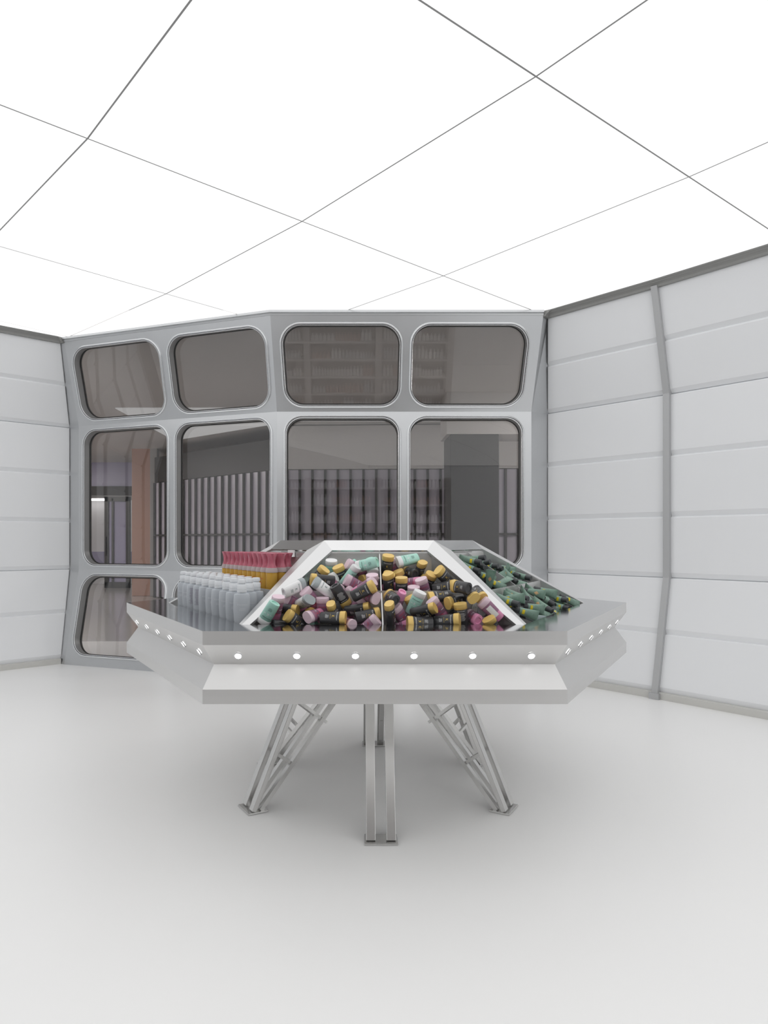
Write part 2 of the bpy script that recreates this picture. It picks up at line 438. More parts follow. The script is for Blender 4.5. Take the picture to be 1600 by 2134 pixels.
# ------------------------------------------------------------------ the hexagonal display table
TC = Vector((.0947, 3.53))
def hexv(s, z): return [Vector((TC.x+s*math.cos(R_(60*k)), TC.y+s*math.sin(R_(60*k)), z)) for k in range(6)]
table = empty('display_table', (TC.x, TC.y, 0))
tag(table, 'large hexagonal brushed steel display table with glowing groove lamps and splayed legs', 'table')
TI = Matrix.Translation((-TC.x, -TC.y, 0))
def tpart(mb, name, mats, parent=None, smooth=None, bev=0):
    """parts are drawn in world coordinates and stored relative to the table"""
    mb.v = [(v[0]-TC.x, v[1]-TC.y, v[2]) for v in mb.v]
    o = mb.build(name, mats, table if parent is None else parent, smooth)
    if bev: bevel(o, bev)
    return o
SO, SW, SB, SI = 1.285, 1.2256, 1.07, .494
m_ = MB(); a = [hexv(SB, .93), hexv(SO, .93), hexv(SO, .881), hexv(SW, .804)]
m_.loft(a, 0, False, False, mis=[1, 0, 0]); m_.loft([hexv(SB, .93), hexv(SB, .845)], 0, False, False)
tpart(m_, 'upper_slab', [M['steel'], M['steel_top']])
m_ = MB(); m_.loft([hexv(SW, .804), hexv(SO, .724), hexv(SO, .673)], 0, True, False)
tpart(m_, 'lower_slab', M['steel'])
m_ = MB(); m_.loft([hexv(SO-.003, .690), hexv(SO-.003, .6735)], 0, True, True); tpart(m_, 'bounce_panel', M['under'])  # unseen white panel added to bounce light into the shade below
# bays
class Bay:
    def __init__(s, k):
        a = R_(30+60*k); s.n = Vector((math.cos(a), math.sin(a), 0)); s.t = Vector((-s.n.y, s.n.x, 0)); s.c = Vector((TC.x, TC.y, 0))
    def P(s, u, r, z): return s.c+s.t*u+s.n*r+Vector((0, 0, z))
BAYS = [Bay(k) for k in range(6)]
FRONT, LEFT, RIGHT = BAYS[4], BAYS[3], BAYS[5]
rb, rt, zb, zt = .9266, .4278, .93, 1.25
def slope_z(r): return zb+(zt-zb)*(rb-r)/(rb-rt)
TT = .861; ri = rb+(rt-rb)*TT; zi = zb+(zt-zb)*TT
HB, HT = .505, .21
def half(r): return HB+(HT-HB)*((rb-r)/(rb-ri))
RL = .74                                        # radius of the lip between the two steps
for k, B in enumerate(BAYS):
    nrm = (B.P(0, rb, zb)-B.P(0, rt, zt)).cross(B.t); nrm = nrm if nrm.z > 0 else -nrm; nrm.normalize()
    ol, orr = B.P(-.535, rb, zb), B.P(.535, rb, zb); tl, tr = B.P(-.247, rt, zt), B.P(.247, rt, zt)
    il, ir = B.P(-HB, rb, zb), B.P(HB, rb, zb); jl, jr = B.P(-HT, ri, zi), B.P(HT, ri, zi)
    for qi, q in enumerate(((ol, il, jl, tl), (ir, orr, tr, jr), (tl, jl, jr, tr))):
        m_ = MB(); m_.slab(q, .048 if (B is RIGHT and qi == 1) or (B is LEFT and qi == 0) else .012, n=nrm); tpart(m_, 'frame_rail', M['rail'] if qi < 2 else M['rail_top'])
    zl, zu = (.90 if B is LEFT else .85), (1.0 if B is LEFT else .90)
    zlip = 1.045
    m_ = MB(); e_ = .02; m_.quad(B.P(-half(rb)-e_, rb, zl), B.P(half(rb)+e_, rb, zl), B.P(half(RL)+e_, RL, zl), B.P(-half(RL)-e_, RL, zl)); tpart(m_, 'bin_floor', M['steel_bin'])
    m_ = MB(); m_.quad(B.P(-half(RL)-e_, RL, zu), B.P(half(RL)+e_, RL, zu), B.P(HT+e_, ri, zu), B.P(-HT-e_, ri, zu)); tpart(m_, 'bin_floor', M['steel_bin'])
    m_ = MB(); h = half(RL)+.02; m_.slab([B.P(-h, RL, zl), B.P(h, RL, zl), B.P(h, RL, zlip), B.P(-h, RL, zlip)], .005, n=B.n); tpart(m_, 'step_front', M['steel_bin'])
    m_ = MB(); m_.slab([B.P(-HT-e_, ri, zu), B.P(HT+e_, ri, zu), B.P(HT+e_, ri, zi-.013), B.P(-HT-e_, ri, zi-.013)], .005, n=B.n); tpart(m_, 'back_panel', M['steel_bin'])
    for sg in (-1, 1):
        m_ = MB(); m_.add([B.P(sg*(half(rb)+.02), rb, zl), B.P(sg*(half(ri)+.02), ri, zl), B.P(sg*(half(ri)+.02), ri, zi-.013), B.P(sg*(half(rb)+.02), rb, zb-.003)], [(0, 1, 2, 3)])
        tpart(m_, 'side_panel', M['steel_bin'])
    if B is not LEFT:
        m_ = MB()
        pr = [(rb-.01, zl), (ri+.002, zl), (ri+.002, slope_z(ri)-.014), (rb-.01, slope_z(rb-.01)-.012)]
        m_.add([B.P(-.0025, r, z) for r, z in pr]+[B.P(.0025, r, z) for r, z in pr], [(0, 1, 2, 3), (7, 6, 5, 4), (0, 4, 5, 1), (1, 5, 6, 2), (2, 6, 7, 3), (3, 7, 4, 0)])
        tpart(m_, 'divider', M['rail'])
    # groove lamps
    am = (SO+SW)/2*math.cos(R_(30)); nz = Vector((B.n.x, B.n.y, 0)); dn = Vector((-(.881-.804), 0))
    slope = Vector((0, 0, .881-.804))+nz*((SO-SW)*math.cos(R_(30)))
    fn = slope.cross(B.t).normalized()
    if fn.z > 0: fn = -fn
    sl = slope.normalized()
    for i in range(6):
        c = B.P((i-2.5)*.2085, am, .840)
        m_ = MB(); rings = []
        for rad, h in ((.015, 0), (.015, .004), (.012, .0045), (.0115, .001)):
            rings.append([c+B.t*rad*math.cos(R_(a*22.5))+sl*rad*math.sin(R_(a*22.5))+fn*h for a in range(16)])
        m_.loft(rings, 0, False, False)
        lamp = tpart(m_, 'groove_lamp', M['bead'], smooth=40)
        m_ = MB(); m_.add([c+B.t*.0112*math.cos(R_(a*22.5))+sl*.0112*math.sin(R_(a*22.5))+fn*.0022 for a in range(16)], [tuple(range(16))])
        tpart(m_, 'lens', M['lens'], parent=lamp)
        ld = bpy.data.lights.new('groove_spot', 'SPOT'); ld.energy = SPOT_W; ld.spot_size = R_(75); ld.spot_blend = .7; ld.shadow_soft_size = .01; ld.color = (1, .97, .92)
        lo = bpy.data.objects.new('groove_spot', ld); COL.objects.link(lo); lo.parent = lamp
        lo.location = (c+fn*.012)-Vector((TC.x, TC.y, 0)); lo.rotation_euler = (-(fn)).to_track_quat('Z', 'Y').to_euler()
    # legs
    o1 = (.692, .008, .403, .673); o2 = (.655, .008, .03, .673)
    m_ = MB()
    for sg in (-1, 1): m_.beam(B.P(sg*.042, o1[0], o1[1]), B.P(sg*.042, o1[2], o1[3]), .040, .024, B.t)
    leg = tpart(m_, 'leg', M['leg'], bev=.003)
    for sg in (-1, 1):
        m_ = MB(); m_.beam(B.P(sg*.042, o2[0], o2[1]), B.P(sg*.042, o2[2]+(.06 if sg > 0 else .06), o2[3]), .027, .020, B.t); tpart(m_, 'strut', M['leg'], parent=leg)
        for (ra, za, rc, zc) in ((.578, .255, .486, .188), (.478, .50, .313, .366)):
            m_ = MB(); m_.beam(B.P(sg*.042, ra, za), B.P(sg*.042, rc, zc), .014, .014, B.t); tpart(m_, 'rung', M['leg'], parent=leg)
    m_ = MB(); m_.slab([B.P(-.069, .625, .008), B.P(.069, .625, .008), B.P(.069, .722, .008), B.P(-.069, .722, .008)], .008, n=(0, 0, 1)); tpart(m_, 'foot_plate', M['leg'], parent=leg, bev=.002)
m_ = MB(); m_.add(hexv(ri/math.cos(R_(30)), zi-.02), [tuple(range(6))]); tpart(m_, 'core_lid', M['steel_bin'])

# ------------------------------------------------------------------ bottles: shapes
def sup(a, b, n=28, e=2.4):
    out = []
    for i in range(n):
        t = 2*math.pi*i/n; c, s = math.cos(t), math.sin(t)
        out.append((a*math.copysign(abs(c)**(2/e), c), b*math.copysign(abs(s)**(2/e), s)))
    return out
def ring(a, b, z, n=28, e=2.4): return [(x, y, z) for x, y in sup(a, b, n, e)]
PROF = [(.000, .0215, .0150), (.0025, .0228, .0160), (.03, .0236, .0165), (.055, .0243, .0169), (.076, .0248, .0173), (.0785, .0235, .016)]
def ab_at(prof, z):
    for (z0, a0, b0), (z1, a1, b1) in zip(prof[:-1], prof[1:]):
        if z0 <= z <= z1:
            f = (z-z0)/(z1-z0); return a0+(a1-a0)*f, b0+(b1-b0)*f
    return prof[-1][1:]
def mini_body(mats, split=False):
    m_ = MB(); rings = [ring(a, b, z) for z, a, b in PROF]
    inner = [ring(.0130, .0115, .0, e=2), ring(.0115, .010, .004, e=2)]
    allr = list(reversed(inner))+rings
    mis = [0]*(len(allr)-1)
    if split: mis = [1, 1, 1, 1, 0, 0, 0]
    m_.loft(allr, 0, True, True, mis=mis)
    return m_.mesh('bottle_body', mats, 35)
def mini_cap(m):
    m_ = MB(); m_.loft([ring(.0252, .0176, .0785), ring(.0258, .0182, .0795), ring(.0258, .0182, .0975), ring(.0248, .0173, .1)])
    return m_.mesh('cap', m, 35)
def font_mesh(txt, size):
    cu = bpy.data.curves.new('t', 'FONT'); cu.body = txt; cu.size = size; cu.align_x = 'CENTER'; cu.align_y = 'CENTER'; cu.resolution_u = 2
    ob = bpy.data.objects.new('t', cu); me = ob.to_mesh()
    vs = [v.co.copy() for v in me.vertices]; fs = [tuple(p.vertices) for p in me.polygons]
    ob.to_mesh_clear(); bpy.data.objects.remove(ob); bpy.data.curves.remove(cu)
    return vs, fs
def wrap_pt(prof, x, z, off=.0004, e=2.4, rnd=False):
    a, b = ab_at(prof, z); f = min(1, abs(x)/a)
    return (x, -(b*max(0, 1-f**e)**(1/e)+off), z)
def print_mesh(name, items, prof, mats):
    m_ = MB()
    for it in items:
        if it[0] == 't':
            _, txt, size, x0, z0, sx, mi = it
            vs, fs = font_mesh(txt, size)
            m_.add([wrap_pt(prof, x0+v.x*sx, z0+v.y) for v in vs], fs, mi)
        else:                                   # bar: centre x, centre z, width, height
            _, x0, z0, wd, ht, mi = it; n = 6
            for i in range(n):
                xa, xb = x0-wd/2+wd*i/n, x0-wd/2+wd*(i+1)/n
                m_.add([wrap_pt(prof, xa, z0-ht/2), wrap_pt(prof, xb, z0-ht/2), wrap_pt(prof, xb, z0+ht/2), wrap_pt(prof, xa, z0+ht/2)], [(0, 1, 2, 3)], mi)
    return m_.mesh(name, mats)
BRAND = 'Kérastase'
small = lambda z, n, mi, wd=.018: [('b', random.uniform(-.001, .001), z-.0028*i, wd*random.uniform(.6, 1), .0009, mi) for i in range(n)]
KIND = {}
KIND['K'] = dict(body=mini_body(M['black']), cap=mini_cap(M['gold']), print=print_mesh('print', [
    ('t', BRAND, .0085, 0, .069, 1, 0), ('t', 'K', .016, 0, .053, .9, 1), ('b', 0, .042, .02, .0008, 1)]+small(.034, 5, 0), PROF, [M['ink_w'], M['ink_g']]),
    back=print_mesh('print', small(.064, 12, 0, .032)+[('t', BRAND, .007, 0, .073, 1, 0)], PROF, [M['ink_w']]),
    one='black one', desc='black gold-capped mini bottle')
KIND['P'] = dict(body=mini_body([M['mauve'], M['pinkliq']], True), cap=mini_cap(M['pinkcap']), print=print_mesh('print', [
    ('t', 'K', .017, 0, .048, .9, 0), ('b', -.0145, .0475, .013, .0022, 1), ('b', .0145, .0475, .013, .0022, 1), ('t', BRAND, .0075, 0, .065, 1, 0)]+small(.034, 4, 0), PROF, [M['ink_r'], M['ink_w']]),
    back=print_mesh('print', [('b', 0, .045, .022, .05, 0)], PROF, [M['ink_w']]),
    one='pink one', desc='pink translucent mini bottle')
KIND['M'] = dict(body=mini_body(M['mint']), cap=mini_cap(M['white']), print=print_mesh('print', [
    ('t', BRAND, .0085, 0, .066, 1, 1), ('t', 'K', .018, 0, .049, .9, 0), ('b', -.0130, .049, .009, .0018, 0), ('b', .0130, .049, .009, .0018, 0)]+small(.034, 5, 1), PROF, [M['ink_w'], M['ink_d']]),
    back=print_mesh('print', small(.062, 12, 0, .030), PROF, [M['ink_d']]),
    one='mint one', desc='mint green mini bottle')
KIND['W'] = dict(body=mini_body(M['white']), cap=mini_cap(M['greycap']), print=print_mesh('print', [
    ('t', BRAND, .0085, 0, .066, 1, 0), ('t', 'K', .016, 0, .049, .9, 0)]+small(.034, 4, 0), PROF, [M['ink_d']]), back=None,
    one='white one', desc='white grey-capped mini bottle')
# green tubes: crimp at z=0, cap at the far end
TL = .116
TPROF = [(0, .0225, .0010), (.006, .0224, .0014), (.010, .0218, .0032), (.032, .0192, .0090), (.060, .0162, .0126), (.083, .0146, .0142), (.086, .0126, .0124)]
def tube_body(m):
    m_ = MB(); m_.loft([ring(a, b, z, 20, 2.0) for z, a, b in TPROF]); return m_.mesh('tube_body', m, 35)
m_ = MB(); m_.loft([ring(.0130, .0130, .086, 20, 2), ring(.0134, .0134, .088, 20, 2), ring(.0126, .0126, TL-.002, 20, 2), ring(.0116, .0116, TL, 20, 2)]); tcap = m_.mesh('cap', M['tubecap'], 35)
KIND['T'] = dict(body=tube_body(M['tube']), cap=tcap, one='such', desc='green tube without diamond',
    print=print_mesh('label', [('b', .0, .070, .018, .012, 0)], TPROF, [M['yellow']]), back=None)
KIND['D'] = dict(body=tube_body(M['tube']), cap=tcap, one='such', desc='green gold-diamond tube', print=None, back=None)
m_ = MB(); pts = [(0, .052), (.0085, .040), (0, .028), (-.0085, .040)]; m_.add([wrap_pt(TPROF, x, z) for x, z in pts], [(0, 1, 2, 3)]); KIND['D']['print'] = m_.mesh('label', M['golddia'])
KIND['G'] = dict(body=tube_body(M['tubepale']), cap=tcap, one='such', desc='pale silvery tube', print=None, back=None)

# ------------------------------------------------------------------ the piles in the bins
def pile_point(B, x, y, z0, r0, k, dz=0):
    """where the line of sight through a photo pixel meets the sloping surface of the pile z = z0 + k (r0 - r)"""
    d = Vector(((x-CX)/FPX, 1, -(y-CY)/FPX)); e = Vector((0, 0, EYE)); c = B.c
    # z0 + k r0 - k (p-c).n = z
    A = d.z+k*d.dot(B.n); Bq = z0+dz+k*r0-k*(e-c).dot(B.n)-e.z
    t = Bq/A; return e+d*t
PLANES = {'ll': (FRONT, .925, .905, .50, 'lower left bin'), 'lr': (FRONT, .925, .905, .50, 'lower right bin'),
          'ul': (FRONT, 1.045, .70, .50, 'upper left bin'), 'ur': (FRONT, 1.045, .70, .50, 'upper right bin'),
          'tu': (RIGHT, 1.045, .70, .50, 'upper right-side bin'), 'tl': (RIGHT, .925, .905, .50, 'lower right-side bin')}
# bin, kind, base (or crimp) pixel, cap pixel, tilt of the cap: + towards the viewer, roll about the axis, layer below the surface
PILE = [
 ('ll','M',560,1272,537,1310,-1,0,0), ('ll','W',598,1288,566,1295,1,0,1), ('ll','K',624,1312,584,1286,1,0,0), ('ll','K',572,1272,621,1278,1,60,0),
 ('ll','P',640,1276,594,1254,1,0,1), ('ll','P',580,1278,587,1244,1,20,2), ('ll','W',604,1257,642,1238,-1,30,2), ('ll','W',620,1263,641,1253,2,40,1),
 ('ll','P',668,1262,641,1231,1,0,1), ('ll','K',628,1276,660,1262,1,70,1), ('ll','P',677,1290,677,1239,1,0,0), ('ll','W',694,1246,656,1217,1,40,0),
 ('ll','P',672,1279,642,1288,2,20,0), ('ll','K',668,1290,724,1290,1,-20,-1), ('ll','P',718,1283,735,1290,2,0,1), ('ll','K',698,1234,722,1274,-1,180,2),
 ('ll','K',700,1290,692,1256,1,80,1), ('ll','P',710,1281,751,1238,1,0,0), ('ll','P',748,1251,788,1227,1,60,2), ('ll','K',745,1259,789,1236,1,0,1),
 ('ll','K',731,1272,782,1265,1,40,0), ('ll','P',772,1256,788,1262,2,0,2), ('ll','K',746,1287,795,1277,-1,0,0), ('ll','P',768,1305,808,1272,1,0,-1),
 ('ll','K',704,1266,714,1292,-1,0,2), ('ll','K',572,1287,612,1292,-1,30,2), ('ll','M',632,1291,592,1301,-1,0,1),
 ('lr','K',820,1256,806,1244,-2,0,1), ('lr','K',815,1302,810,1261,1,70,0), ('lr','P',836,1243,822,1280,-1,70,2), ('lr','K',860,1286,839,1247,1,0,2),
 ('lr','P',850,1300,826,1260,1,30,1), ('lr','P',842,1292,812,1304,-1,0,1), ('lr','M',856,1284,876,1241,1,0,0), ('lr','K',872,1273,902,1262,-1,0,2),
 ('lr','K',858,1285,906,1273,1,50,1), ('lr','K',910,1291,854,1291,1,20,-1), ('lr','P',930,1287,902,1249,1,0,0), ('lr','K',952,1240,897,1247,1,40,1),
 ('lr','K',964,1249,931,1257,2,0,1), ('lr','K',943,1271,966,1263,-2,0,0), ('lr','K',912,1292,966,1287,1,-15,0), ('lr','K',980,1244,950,1239,-2,0,1),
 ('lr','K',981,1302,975,1254,1,180,0), ('lr','K',986,1240,1000,1256,2,0,2), ('lr','P',1043,1296,1004,1257,1,180,0), ('lr','P',1010,1285,1024,1290,2,0,0),
 ('lr','P',1001,1285,982,1274,-2,0,1), ('lr','K',1068,1318,1051,1288,1,0,0), ('lr','W',982,1262,998,1266,2,0,2), ('lr','K',1004,1238,1019,1257,2,0,2),
 ('ul','K',623,1222,652,1226,-2,0,0), ('ul','K',643,1220,668,1189,1,0,0), ('ul','M',680,1212,682,1173,1,0,1),
 ('ul','M',668,1217,709,1199,1,40,1), ('ul','M',740,1176,702,1205,1,0,1), ('ul','K',706,1220,650,1216,1,-20,0), ('ul','M',711,1221,743,1181,1,60,0),
 ('ul','P',757,1193,723,1175,1,0,2), ('ul','M',776,1180,736,1190,-1,0,2), ('ul','K',777,1192,749,1198,2,0,1), ('ul','M',778,1170,785,1199,2,0,0),
 ('ul','P',764,1230,722,1208,1,0,0), ('ul','P',777,1238,775,1198,1,0,0), ('ul','P',704,1240,731,1219,1,30,0), ('ul','P',698,1218,709,1226,2,0,1),
 ('ul','P',786,1238,790,1205,1,60,2), ('ul','K',708,1202,699,1181,1,0,2),
 ('ur','K',802,1200,806,1165,1,0,2), ('ur','P',827,1211,811,1169,1,0,1), ('ur','M',872,1175,829,1184,1,30,2), ('ur','K',867,1209,880,1175,1,60,1),
 ('ur','K',863,1197,843,1192,-2,0,1), ('ur','K',848,1220,834,1188,1,0,1), ('ur','K',806,1212,812,1190,2,0,2), ('ur','K',806,1238,803,1195,1,40,0),
 ('ur','P',796,1222,827,1218,1,0,2), ('ur','K',837,1250,837,1204,1,0,0), ('ur','P',870,1214,840,1218,-1,0,2), ('ur','P',864,1262,864,1221,1,0,0),
 ('ur','P',887,1244,874,1207,1,0,0), ('ur','K',888,1226,905,1193,2,0,1), ('ur','K',935,1218,910,1189,2,20,2), ('ur','K',897,1228,950,1219,1,-10,0),
  ('ur','K',918,1218,885,1200,-1,0,3),
 ('tu','D',972,1169,1008,1162,1,0,1), ('tu','T',985,1179,1020,1171,1,0,1), ('tu','T',984,1172,1012,1184,2,0,0), ('tu','T',1000,1178,1036,1180,1,0,1),
 ('tu','T',1010,1180,1046,1185,1,0,2), ('tu','D',956,1168,1004,1180,1,0,0), ('tu','T',961,1166,1000,1172,1,0,2), ('tu','T',1026,1209,988,1191,1,0,0),
 ('tu','D',1022,1197,1016,1238,-1,0,0), ('tu','T',1051,1213,1026,1228,1,50,0), ('tu','T',1000,1188,1036,1196,1,0,1), ('tu','T',1028,1199,1063,1216,1,0,1),
 ('tu','D',1045,1191,1077,1216,1,0,0), ('tu','T',1054,1186,1038,1216,-1,60,1), ('tu','T',1050,1187,1083,1202,1,0,2), ('tu','D',1064,1200,1106,1208,1,0,0),
 ('tu','T',1081,1214,1056,1206,-1,40,1), ('tu','T',966,1180,998,1190,1,0,2), ('tu','T',976,1184,1012,1200,1,30,2), ('tu','T',1058,1206,1090,1214,1,0,2),
 ('tl','T',1161,1241,1110,1228,1,0,0), ('tl','T',1100,1227,1132,1247,1,40,1), ('tl','D',1106,1234,1155,1262,1,0,0), ('tl','T',1136,1246,1181,1252,1,0,0),
 ('tl','T',1160,1246,1192,1262,1,0,1), ('tl','T',1148,1260,1186,1267,1,0,1), ('tl','T',1206,1260,1184,1250,1,30,1), ('tl','D',1108,1252,1150,1275,1,0,0),
 ('tl','T',1126,1250,1157,1263,1,0,1), ('tl','T',1188,1278,1160,1260,1,0,0), ('tl','T',1158,1292,1154,1266,-1,0,1), ('tl','D',1054,1237,1096,1248,1,0,1),
 ('tl','T',1072,1247,1038,1248,-1,0,1), ('tl','T',1058,1243,1094,1257,1,20,1), ('tl','T',1044,1250,1080,1260,1,0,0), ('tl','T',1126,1270,1083,1262,1,0,0),
 ('tl','T',1121,1284,1066,1267,1,0,-1), ('tl','T',1142,1286,1098,1266,1,40,1), ('tl','G',1122,1291,1084,1281,-1,0,1), ('tl','T',1129,1291,1100,1284,-1,0,2),
 ('tu','D',1012,1195,1052,1207,-1,0,2), ('tu','T',1040,1222,1010,1207,1,20,1), ('tu','T',1070,1196,1036,1187,1,0,3), ('tu','D',990,1200,1020,1216,1,0,3), ('tu','T',1078,1209,1098,1203,-1,30,2), ('tu','T',1045,1199,1013,1210,1,0,2),
 ('tl','D',1128,1238,1090,1230,-1,0,2), ('tl','T',1080,1266,1112,1277,-1,20,2), ('tl','T',1150,1270,1118,1262,1,0,2), ('tl','D',1062,1252,1100,1258,-1,0,2), ('tl','T',1172,1270,1205,1264,-1,0,2), ('tl','D',1140,1283,1106,1272,1,30,2), ('tl','T',1120,1242,1150,1252,-1,0,2), ('tl','T',1168,1254,1140,1240,1,0,2),
 ('tl','D',1095,1240,1112,1264,1,60,1), ('tl','T',1050,1256,1086,1271,1,0,2),
]
ZF = {'ll': .85, 'lr': .85, 'tl': .85, 'ul': .90, 'ur': .90, 'tu': .90}
def support(it, n): return max(max(p.dot(n), q.dot(n))+r for p, q, r in it['segs'])
def confine(it):
    B = it['B']; lower = it['bin'] in ('ll', 'lr', 'tl'); e = it['ext']; zf = ZF[it['bin']]+.001
    lo, hi = (RL+.003, rb-.004) if lower else (ri+.003, RL-.009)
    p = it['c']-B.c; r_, u, z = p.dot(B.n), p.dot(B.t), p.z
    if not lower and z-e[4] > 1.047: hi += .008
    if lower and z-e[4] > .931: hi += .02
    r2 = min(max(r_, lo+e[1]), hi-e[0]) if hi-e[0] > lo+e[1] else (lo+e[1]+hi-e[0])/2
    hw = half(max(r2-e[1]*.3, ri))+.010; umin, umax = -hw, hw
    if it['bin'] in ('ll', 'ul') or (it['bin'][0] == 't' and it['side'] < 0): umax = -.0045
    if it['bin'] in ('lr', 'ur') or (it['bin'][0] == 't' and it['side'] > 0): umin = .0045
    u2 = min(max(u, umin+e[3]), umax-e[2]) if umax-e[2] > umin+e[3] else (umin+e[3]+umax-e[2])/2
    z2 = max(z, zf+e[4])
    it['c'] += B.n*(r2-r_)+B.t*(u2-u)+Vector((0, 0, z2-z))
items = []
for (bn, kd, bx, by, cx_, cy_, sg, roll, lay) in PILE:
    B, z0, r0, k, bname = PLANES[bn]; mini = kd in 'KPMW'; L = .1 if mini else TL
    cp = pile_point(B, cx_, cy_, z0, r0, k, -.012*lay+.006)          # where the cap end (or the near base) lies
    D = cp.y; s_ = 1 if sg > 0 else -1
    vd = (Vector((0, 0, EYE))-cp).normalized()
    lat = Vector(((cx_-bx)*D/FPX, 0, -(cy_-by)*D/FPX)); lat -= vd*lat.dot(vd); l = min(lat.length, L*.97); ld = lat.normalized()
    if abs(sg) == 2: le = l
    else: le = max(l, L*.88)
    while True:
        axis = (ld*le+vd*s_*math.sqrt(max(0, L*L-le*le))).normalized()
        if (cp-axis*L).z > ZF[bn]+.02 or le <= l+.004: break
        le -= .004
    f = vd-axis*vd.dot(axis)
    if f.length < .05: f = Vector((0, 0, 1))-axis*axis.z
    f.normalize(); f = Matrix.Rotation(R_(roll), 3, axis)@f
    x = (-f).cross(axis)
    if mini: segs = [(x*sx+axis*(-L/2+.012), x*sx+axis*(L/2-.012), .0180) for sx in (-.0076, .0076)]
    else: segs = [(axis*(-L/2+.030), axis*(L/2-.010), .0130), (x*.020+axis*(-L/2+.006), x*-.020+axis*(-L/2+.006), .004), (x*.020+axis*(-L/2+.006), x*.010+axis*(-L/2+.055), .005), (x*-.020+axis*(-L/2+.006), x*-.010+axis*(-L/2+.055), .005)]
    it = dict(bin=bn, kind=kd, a=axis, f=f, x=x, L=L, B=B, bname=bname, segs=segs, lay=lay)
    def reach(n):
        nx, ny, nz = x.dot(n), -f.dot(n), axis.dot(n)
        return max(v.co.x*nx+v.co.y*ny+(v.co.z-L/2)*nz for k_ in ('body', 'cap') for v in KIND[kd][k_].vertices)
    it['ext'] = [reach(B.n), reach(-B.n), reach(B.t), reach(-B.t), reach(Vector((0, 0, -1)))]
    it['c'] = Vector((0, 0, 0)); it['side'] = 0
    # the middle of the piece: on the line of sight, as near the pile surface as the walls of the bin allow
    cpx, cpy = px(cp-axis*L/2); d = Vector(((cpx-CX)/FPX, 1, -(cpy-CY)/FPX)); e = Vector((0, 0, EYE))
    base_d = pile_point(B, cpx, cpy, z0, r0, k, -.012*lay).y; best = None
    for q in range(-60, 61):
        D = base_d+q*.006
        if D < 2.4: continue
        it['c'] = e+d*D; it['side'] = 1 if (it['c']-B.c).dot(B.t) > 0 else -1
        o = it['c'].copy(); confine(it); cost = (it['c']-o).length*6+abs(D-base_d)
        if best is None or cost < best[0]: best = (cost, o.copy(), it['side'])
    it['c'] = best[1]; it['side'] = best[2]; confine(it); it['o'] = it['c'].copy(); it['vd'] = (e-it['c']).normalized()
    items.append(it)
# settle: keep every piece inside its bin and push interpenetrating pieces apart, mostly along the line of sight
def segseg(p1, q1, p2, q2):
    d1, d2, r = q1-p1, q2-p2, p1-p2; a, e, f = d1.dot(d1), d2.dot(d2), d2.dot(r); c = d1.dot(r); b = d1.dot(d2); den = a*e-b*b
    s = max(0, min(1, (b*f-c*e)/den)) if den > 1e-12 else .5
    t = (b*s+f)/e
    if t < 0: t = 0; s = max(0, min(1, -c/a))
    elif t > 1: t = 1; s = max(0, min(1, (b-c)/a))
    return p1+d1*s-p2-d2*t
pairs = [(i, j) for i in range(len(items)) for j in range(i+1, len(items)) if items[i]['bin'] == items[j]['bin']]
NIT, STEP, LATW, SPR, FREE = 560, .6, .3, .3, 180
for step in range(NIT):
    worst = 0
    for i, j in pairs:
        A, Q = items[i], items[j]; dc = A['c']-Q['c']
        if dc.length_squared > .0169: continue
        best = 0; bn_ = None
        for p, q, r in A['segs']:
            for p2, q2, r2 in Q['segs']:
                d = segseg(p+dc, q+dc, p2, q2); pen = r+r2+.0010-d.length
                if pen > best: best = pen; bn_ = d
        if best > 0:
            worst = max(worst, best); vd = A['vd']
            n = bn_.normalized() if bn_.length > 1e-6 else vd
            along = vd*n.dot(vd); mv = (n-along)*LATW+along
            mv = mv*(best/max(.2, mv.dot(n)))*STEP
            A['c'] += mv*.5; Q['c'] -= mv*.5
    for it in items:
        if step < NIT-FREE: 
            d = it['o']-it['c']; al = d.dot(it['vd']); lat = d-it['vd']*al
            it['c'] += lat*SPR+it['vd']*(max(-.03, min(0, al+.008))*.25)
        confine(it)
ORD = ['first', 'second', 'third', 'fourth', 'fifth', 'sixth', 'seventh', 'eighth', 'ninth', 'tenth', 'eleventh', 'twelfth', 'thirteenth', 'fourteenth', 'fifteenth', 'sixteenth', 'seventeenth', 'eighteenth', 'nineteenth', 'twentieth', 'twenty-first', 'twenty-second', 'twenty-third', 'twenty-fourth', 'twenty-fifth']
def pose(it):
    a = it['a']; vd = (Vector((0, 0, EYE))-it['c']).normalized(); t = a.dot(vd)
    if t > .8: return 'cap facing viewer'
    if t < -.8: return ('base' if it['L'] == .1 else 'flat end')+' facing viewer'
    if abs(a.z) > .75: return 'cap up' if a.z > 0 else 'cap down'
    return 'cap right' if a.x > 0 else 'cap left'
groups = {}
for it in items: groups.setdefault((it['bin'], KIND[it['kind']]['desc']), []).append(it)
for lst in groups.values():
    lst.sort(key=lambda i: px(i['c'])[0])
    for n, it in enumerate(lst): it['ord'] = ORD[n]; it['n'] = len(lst)
